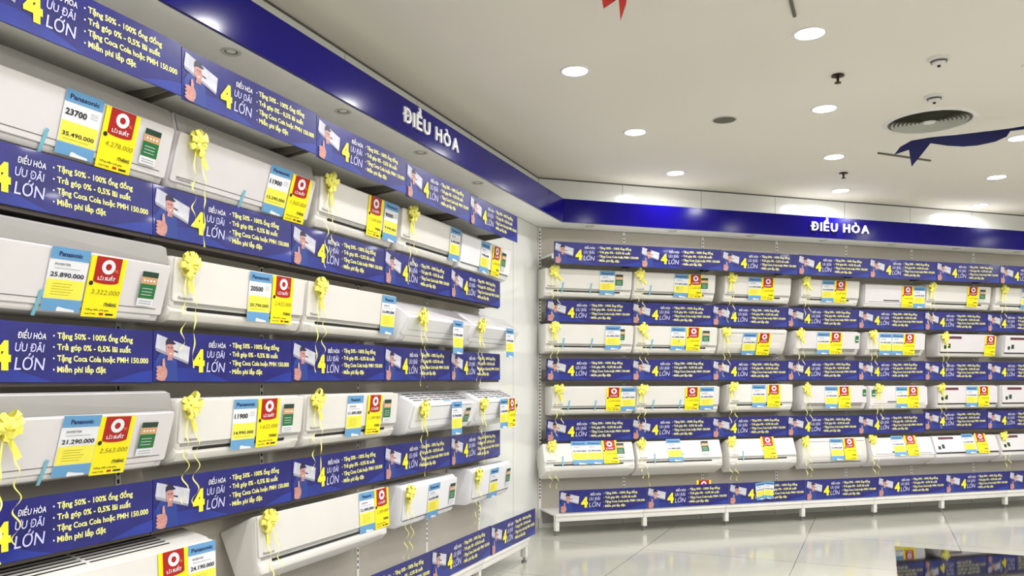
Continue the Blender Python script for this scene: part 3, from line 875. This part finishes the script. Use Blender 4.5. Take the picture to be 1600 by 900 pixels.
for (w_, row, k, a, W, zb, st, tags, bow) in UNITS:
    S = STY[st]
    tilt = BODYTILT.get((w_, row, k), BODYTILT.get((w_, row), 0))
    off = .017 + S['H']*math.sin(R(tilt))
    e = link('air_conditioner', None, None, wp(w_, a, off, zb), (-R(tilt), 0, ROT[w_]))
    tag(e, '%s air conditioner, %s, %s row, %s' % (STY_DESC[st], ordc(k), ROWAC[row-1], WALLNAME[w_]),
        'air conditioner', 'air conditioners on the ' + WALLNAME[w_])
    for nm, me in ac_parts(st, W): link(nm, me, e)
    p0, p1 = S['panel']
    if st == 'curved': p0, p1 = (.185, .11), (.222, .262)
    phi = math.atan2(p1[0]-p0[0], p1[1]-p0[1])
    M = seg_mat(p0, p1); L = math.hypot(p1[0]-p0[0], p1[1]-p0[1])
    OUT = .0115
    lay = 0
    for (kd, x, *sp) in tags:
        spec = sp[0] if sp else ''
        lay += 1
        me = tag_mesh(kd, spec)
        if kd in 'PR':     # hangs straight down from the ridge
            p = Vector((x, -(p1[0] + .016), p1[1] - TH + .012)); rx = 0
            link(TNAME[kd.lower()], me, e, p, (rx + R(tilt), 0, 0)); continue
        h = {'p': TH, 'r': TH, 'e': .142, 'g': .075}[kd]
        top = L - (.004 if kd in 'pr' else .035)
        if st == 'large' and kd == 'p': top = L + .006
        if st == 'curved': top = L - .025
        if w_ == 'B' and row == 4: top += .02
        x_ = max(-W/2 + .05, min(W/2 - (.03 if kd in 'eg' else .06), x))
        p = M @ Vector((x_, -(OUT + .0022*lay), top - h))
        link(TNAME[kd], me, e, p, (phi, seed.uniform(-.015, .015), 0))
    if bow is not None:
        i = seed.randrange(4)
        bx = max(-W/2 + .035, bow)
        p = M @ Vector((bx, -(OUT + .004), L - (.022 if st != 'slope' else -.01)))
        b = link('ribbon_bow', BOWS[i], e, p, (R(tilt) + (phi if phi < .2 else .1), seed.uniform(-.5, .5), 0))
        b.scale = (1, .8, 1.1)
        t = link('ribbon_tail', TAILS[(i + seed.randrange(4)) % 4], b, (0, 0, 0), (-b.rotation_euler.x*.6, -b.rotation_euler.y, 0))
    if st in ('slim', 'wedge', 'large'):
        link('brand_lettering', BRAND, e, M @ Vector((-W/2 + .03, -.0125, .012)), (phi, 0, 0))
        if st == 'large' or (w_ == 'B' and (k <= 2 or row == 4)):
            for x in ((-W*.30, W*.02) if w_ == 'B' else (-W*.04,)):
                link('packing_tape', TAPE, e, M @ Vector((x, -.0118, .012)), (phi + .1, .12, 0))

# ---- loose tags on the lowest banner row of the back wall
o = link('loose_tag', tag_mesh('p', ''), None, wp('B', 2.345, .492, .262), (0, .10, ROT['B'])); o.scale = (.72, 1, .75)
tag(o, 'loose blue and yellow price tag stuck slanting over the third lowest banner', 'price tag', 'loose tags by the bottom shelf')
o = link('loose_tag', tag_mesh('p', ''), None, wp('B', 2.275, .486, .255), (0, -.12, ROT['B'])); o.scale = (.72, 1, .75)
tag(o, 'loose pale price tag half hidden under the slanting tag, third lowest banner', 'price tag', 'loose tags by the bottom shelf')
o = link('loose_tag', tag_mesh('r', ''), None, wp('B', 1.60, .470, .24), (0, .03, ROT['B']))
tag(o, 'red and yellow instalment tag peeking over the second lowest banner, back wall', 'price tag', 'loose tags by the bottom shelf')

# ================================================================= CEILING FITTINGS
def cp(p, q, z=CEIL):
    x, y = rot2((p, q), -GRID)
    return Vector((x, y, z))
def inside(p, m=.25):
    v = Vector((p.x, p.y)) - CORNER
    if v.dot(nA) < m or v.dot(nB) < m: return False
    if (Vector((p.x, p.y)) - P_r).dot((P_r - PL).normalized()) > -m: return False
    if (Vector((p.x, p.y)) - PL).dot(dA) < m: return False
    return True
bm = bmesh.new(); lathe(bm, [(.081, .0), (.083, -.007), (.095, -.007), (.100, 0)], 32)
TRIM = finish(bm, 'trim_ring', M_['plastic'], True)
bm = bmesh.new(); lathe(bm, [(.0001, -.004), (.082, -.004)], 32)
DIFF = finish(bm, 'diffuser', M_['lamp'])
lamp_d = bpy.data.lights.new('downlight_lamp', 'AREA')
lamp_d.shape = 'DISK'; lamp_d.size = .15; lamp_d.energy = LAMP_POWER; lamp_d.color = LAMP_COL; lamp_d.spread = R(168)
nl = 0
for i in range(7):
    for j in range(-5, 5):
        p, q = -1.82 + 1.455*i, 5.13 + 1.472*j
        v = cp(p, q)
        if not inside(v): continue
        nl += 1
        e = link('downlight', None, None, v)
        ppx, ppy = 800 + 1290*v.x/max(v.y, .1), 592 - 1290*(CEIL - 1.5)/max(v.y, .1)
        col_ = ['first', 'second', 'third', 'fourth', 'fifth', 'sixth', 'seventh'][i]
        tag(e, 'round recessed downlight, %s file from the left wall, %s row from the back' % (col_, ORD[4-j] if j < 4 else 'first'), 'ceiling light', 'downlights in the ceiling')
        link('trim_ring', TRIM, e); link('diffuser', DIFF, e)
        l = bpy.data.objects.new('downlight_lamp', lamp_d); COL.objects.link(l); l.parent = e; l.location = (0, 0, -.012)

def lathe_obj(name, prof, mats, loc, parent=None, n=40, mis=None):
    bm = bmesh.new(); lathe(bm, prof, n, mis=mis)
    return link(name, finish(bm, name, mats, True), parent, loc)
# round air diffuser: rings stepping up into the opening
e = link('air_diffuser', None, None, cp(.370, 7.27))
tag(e, 'large round grey-white ceiling air diffuser with nested rings', 'air vent')
lathe_obj('rim', [(.300, -.004), (.305, -.010), (.335, -.004), (.34, 0)], M_['plastic'], (0,0,0), e)
lathe_obj('recess', [(.0001, -.0015), (.302, -.0015)], M_['vent_dark'], (0,0,0), e)
for r0 in (.278, .248, .218, .188, .158, .128, .098, .070):
    lathe_obj('cone_ring', [(r0, -.013), (r0 - .017, -.003), (r0 - .019, -.003), (r0 - .003, -.013)], M_['vent'], (0, 0, 0), e)
lathe_obj('centre_cap', [(.0001, -.015), (.042, -.014), (.048, -.003)], M_['plastic'], (0,0,0), e)
# ceiling speaker
e = link('ceiling_speaker', None, None, cp(-1.097, 6.576))
tag(e, 'flat round grey speaker grille in the ceiling between the downlights', 'speaker')
lathe_obj('grille', [(.0001, -.004), (.086, -.003)], M_['vent_dark'], (0,0,0), e)
lathe_obj('rim', [(.086, -.003), (.088, -.006), (.096, -.005), (.098, 0)], M_['lightgrey'], (0,0,0), e)
# detectors
for (p, q, lb) in ((.353, 5.865, 'white round smoke detector farther from the vent, with dark tip'), (.370, 6.635, 'white round smoke detector close to the round vent')):
    e = link('smoke_detector', None, None, cp(p, q)); tag(e, lb, 'smoke detector', 'smoke detectors on the ceiling')
    lathe_obj('base', [(.068, 0), (.066, -.012), (.05, -.016)], M_['plastic'], (0,0,0), e)
    lathe_obj('sensor', [(.046, -.014), (.045, -.024), (.036, -.042), (.0001, -.046)], M_['plastic'], (0,0,0), e)
    lathe_obj('sensor_slots', [(.0475, -.020), (.046, -.030)], M_['line'], (0,0,0), e)
    lathe_obj('indicator', [(.010, -.045), (.009, -.056), (.0001, -.057)], M_['brass'], (0,0,0), e)
for (p, q, lb) in ((-.244, 5.913, 'dark brass sprinkler head between the two nearer downlights'), (-.309, 8.745, 'dark brass sprinkler head nearer the back wall')):
    e = link('sprinkler_head', None, None, cp(p, q)); tag(e, lb, 'sprinkler', 'sprinklers on the ceiling')
    lathe_obj('flange', [(.0001, -.002), (.038, -.003), (.042, -.010), (.02, -.014), (.0001, -.014)], M_['brass'], (0,0,0), e, 24)
    lathe_obj('body', [(.010, -.012), (.008, -.05), (.0001, -.052)], M_['brass'], (0,0,0), e, 16)
    lathe_obj('deflector', [(.0001, -.050), (.022, -.051), (.022, -.055), (.0001, -.056)], M_['brass'], (0,0,0), e, 20)
# thin ceiling tracks
def track(p0, p1, lb):
    d = p1 - p0; bm = bmesh.new()
    bm_bevel_box(bm, 0, -.009, -.014, d.length, .009, 0, .002, 1)
    o = link('ceiling_track', finish(bm, 'ceiling_track', M_['vent_dark']), None, p0, (0, 0, math.atan2(d.y, d.x)))
    tag(o, lb, 'track', 'thin tracks on the ceiling')
track(Vector((1.35, 4.10, CEIL)), Vector((1.575, 4.60, CEIL)), 'thin grey ceiling track pointing down towards the largest downlight')
track(Vector((3.275, 7.386, CEIL)), Vector((3.876, 7.645, CEIL)), 'thin grey ceiling track behind the blue ribbon tail')
# access hatch
bm = bmesh.new()
for x0, y0, x1, y1 in ((0, 0, .5, .006), (0, .494, .5, .5), (0, 0, .006, .5), (.494, 0, .5, .5)):
    bm_box(bm, x0, y0, -.002, x1, y1, 0)
o = link('access_hatch', finish(bm, 'access_hatch', M_['lightgrey']), None, Vector((3.30, 5.36, CEIL)), (0, 0, -GRID + R(-72)))
tag(o, 'faint square access hatch outline in the ceiling at the right', 'hatch')

# hanging cloth ribbons
def cloth(name, pts, m, y, lb, ang=0, thick=.006, curve=.0):
    bm = bmesh.new()
    cx = sum(p[0] for p in pts)/len(pts)
    f = [bm.verts.new((x - cx, 0, z)) for x, z in pts]
    fc = bm.faces.new(f)
    bmesh.ops.triangulate(bm, faces=[fc])
    bmesh.ops.subdivide_edges(bm, edges=bm.edges[:], cuts=3, use_grid_fill=True)
    for v in bm.verts: v.co.y += curve*math.sin(v.co.x*4.5)*.12
    r = bmesh.ops.extrude_face_region(bm, geom=bm.faces[:])
    bmesh.ops.translate(bm, verts=[v for v in r['geom'] if isinstance(v, bmesh.types.BMVert)], vec=(0, thick, 0))
    o = link(name, finish(bm, name, m), None, (cx, y, 0), (0, 0, ang))
    return tag(o, lb, 'ribbon', None)
YB = 6.3
def im(x, y, Y): return ((x - 800)/1290*Y, 1.5 + (592 - y)/1290*Y)
cloth('hanging_ribbon', [im(x, y, YB) for x, y in ((1420, 222), (1450, 217), (1490, 212), (1540, 204), (1590, 197), (1660, 186), (1660, 192), (1602, 200), (1584, 202), (1578, 211), (1560, 219), (1530, 226),
      (1505, 229), (1478, 229), (1450, 226), (1438, 241), (1421, 262), (1417, 236), (1395, 243), (1404, 231))], M_['ribbon_blue'], YB, 'navy blue decorative ribbon with forked tail hanging below the ceiling', curve=.35)
YR = 4.2
cloth('hanging_ribbon', [im(x, y, YR) for x, y in ((936, -24), (982, -24), (979, 4), (970, 31), (967, -4), (955, 1), (943, 14), (940, -4))], M_['ribbon_red'], YR, 'red decorative ribbon tips hanging at the top edge of view', curve=.3)

# ================================================================= BLACK GLASS COUNTER
CZ = .73
pc = Vector((1.762, 3.805)); u = Vector((math.sin(GRID), math.cos(GRID))); v_ = Vector((math.cos(GRID), -math.sin(GRID)))
e = link('display_counter', None, None, (pc.x, pc.y, 0), (0, 0, math.atan2(v_.y, v_.x)))
tag(e, 'black glass-topped display counter at the lower right, mirroring the shelves', 'counter')
bm = bmesh.new(); bm_bevel_box(bm, 0, -1.5, CZ - .012, 1.4, 0, CZ, .002, 1)
link('glass_top', finish(bm, 'glass_top', M_['black_glass']), e)
bm = bmesh.new(); bm_bevel_box(bm, .03, -1.47, .08, 1.37, -.03, CZ - .012, .004, 1)
link('cabinet_body', finish(bm, 'cabinet_body', M_['black_body']), e)
bm = bmesh.new(); bm_box(bm, .06, -1.44, 0, 1.34, -.06, .08)
link('plinth', finish(bm, 'plinth', M_['foot']), e)
print('downlights', nl)
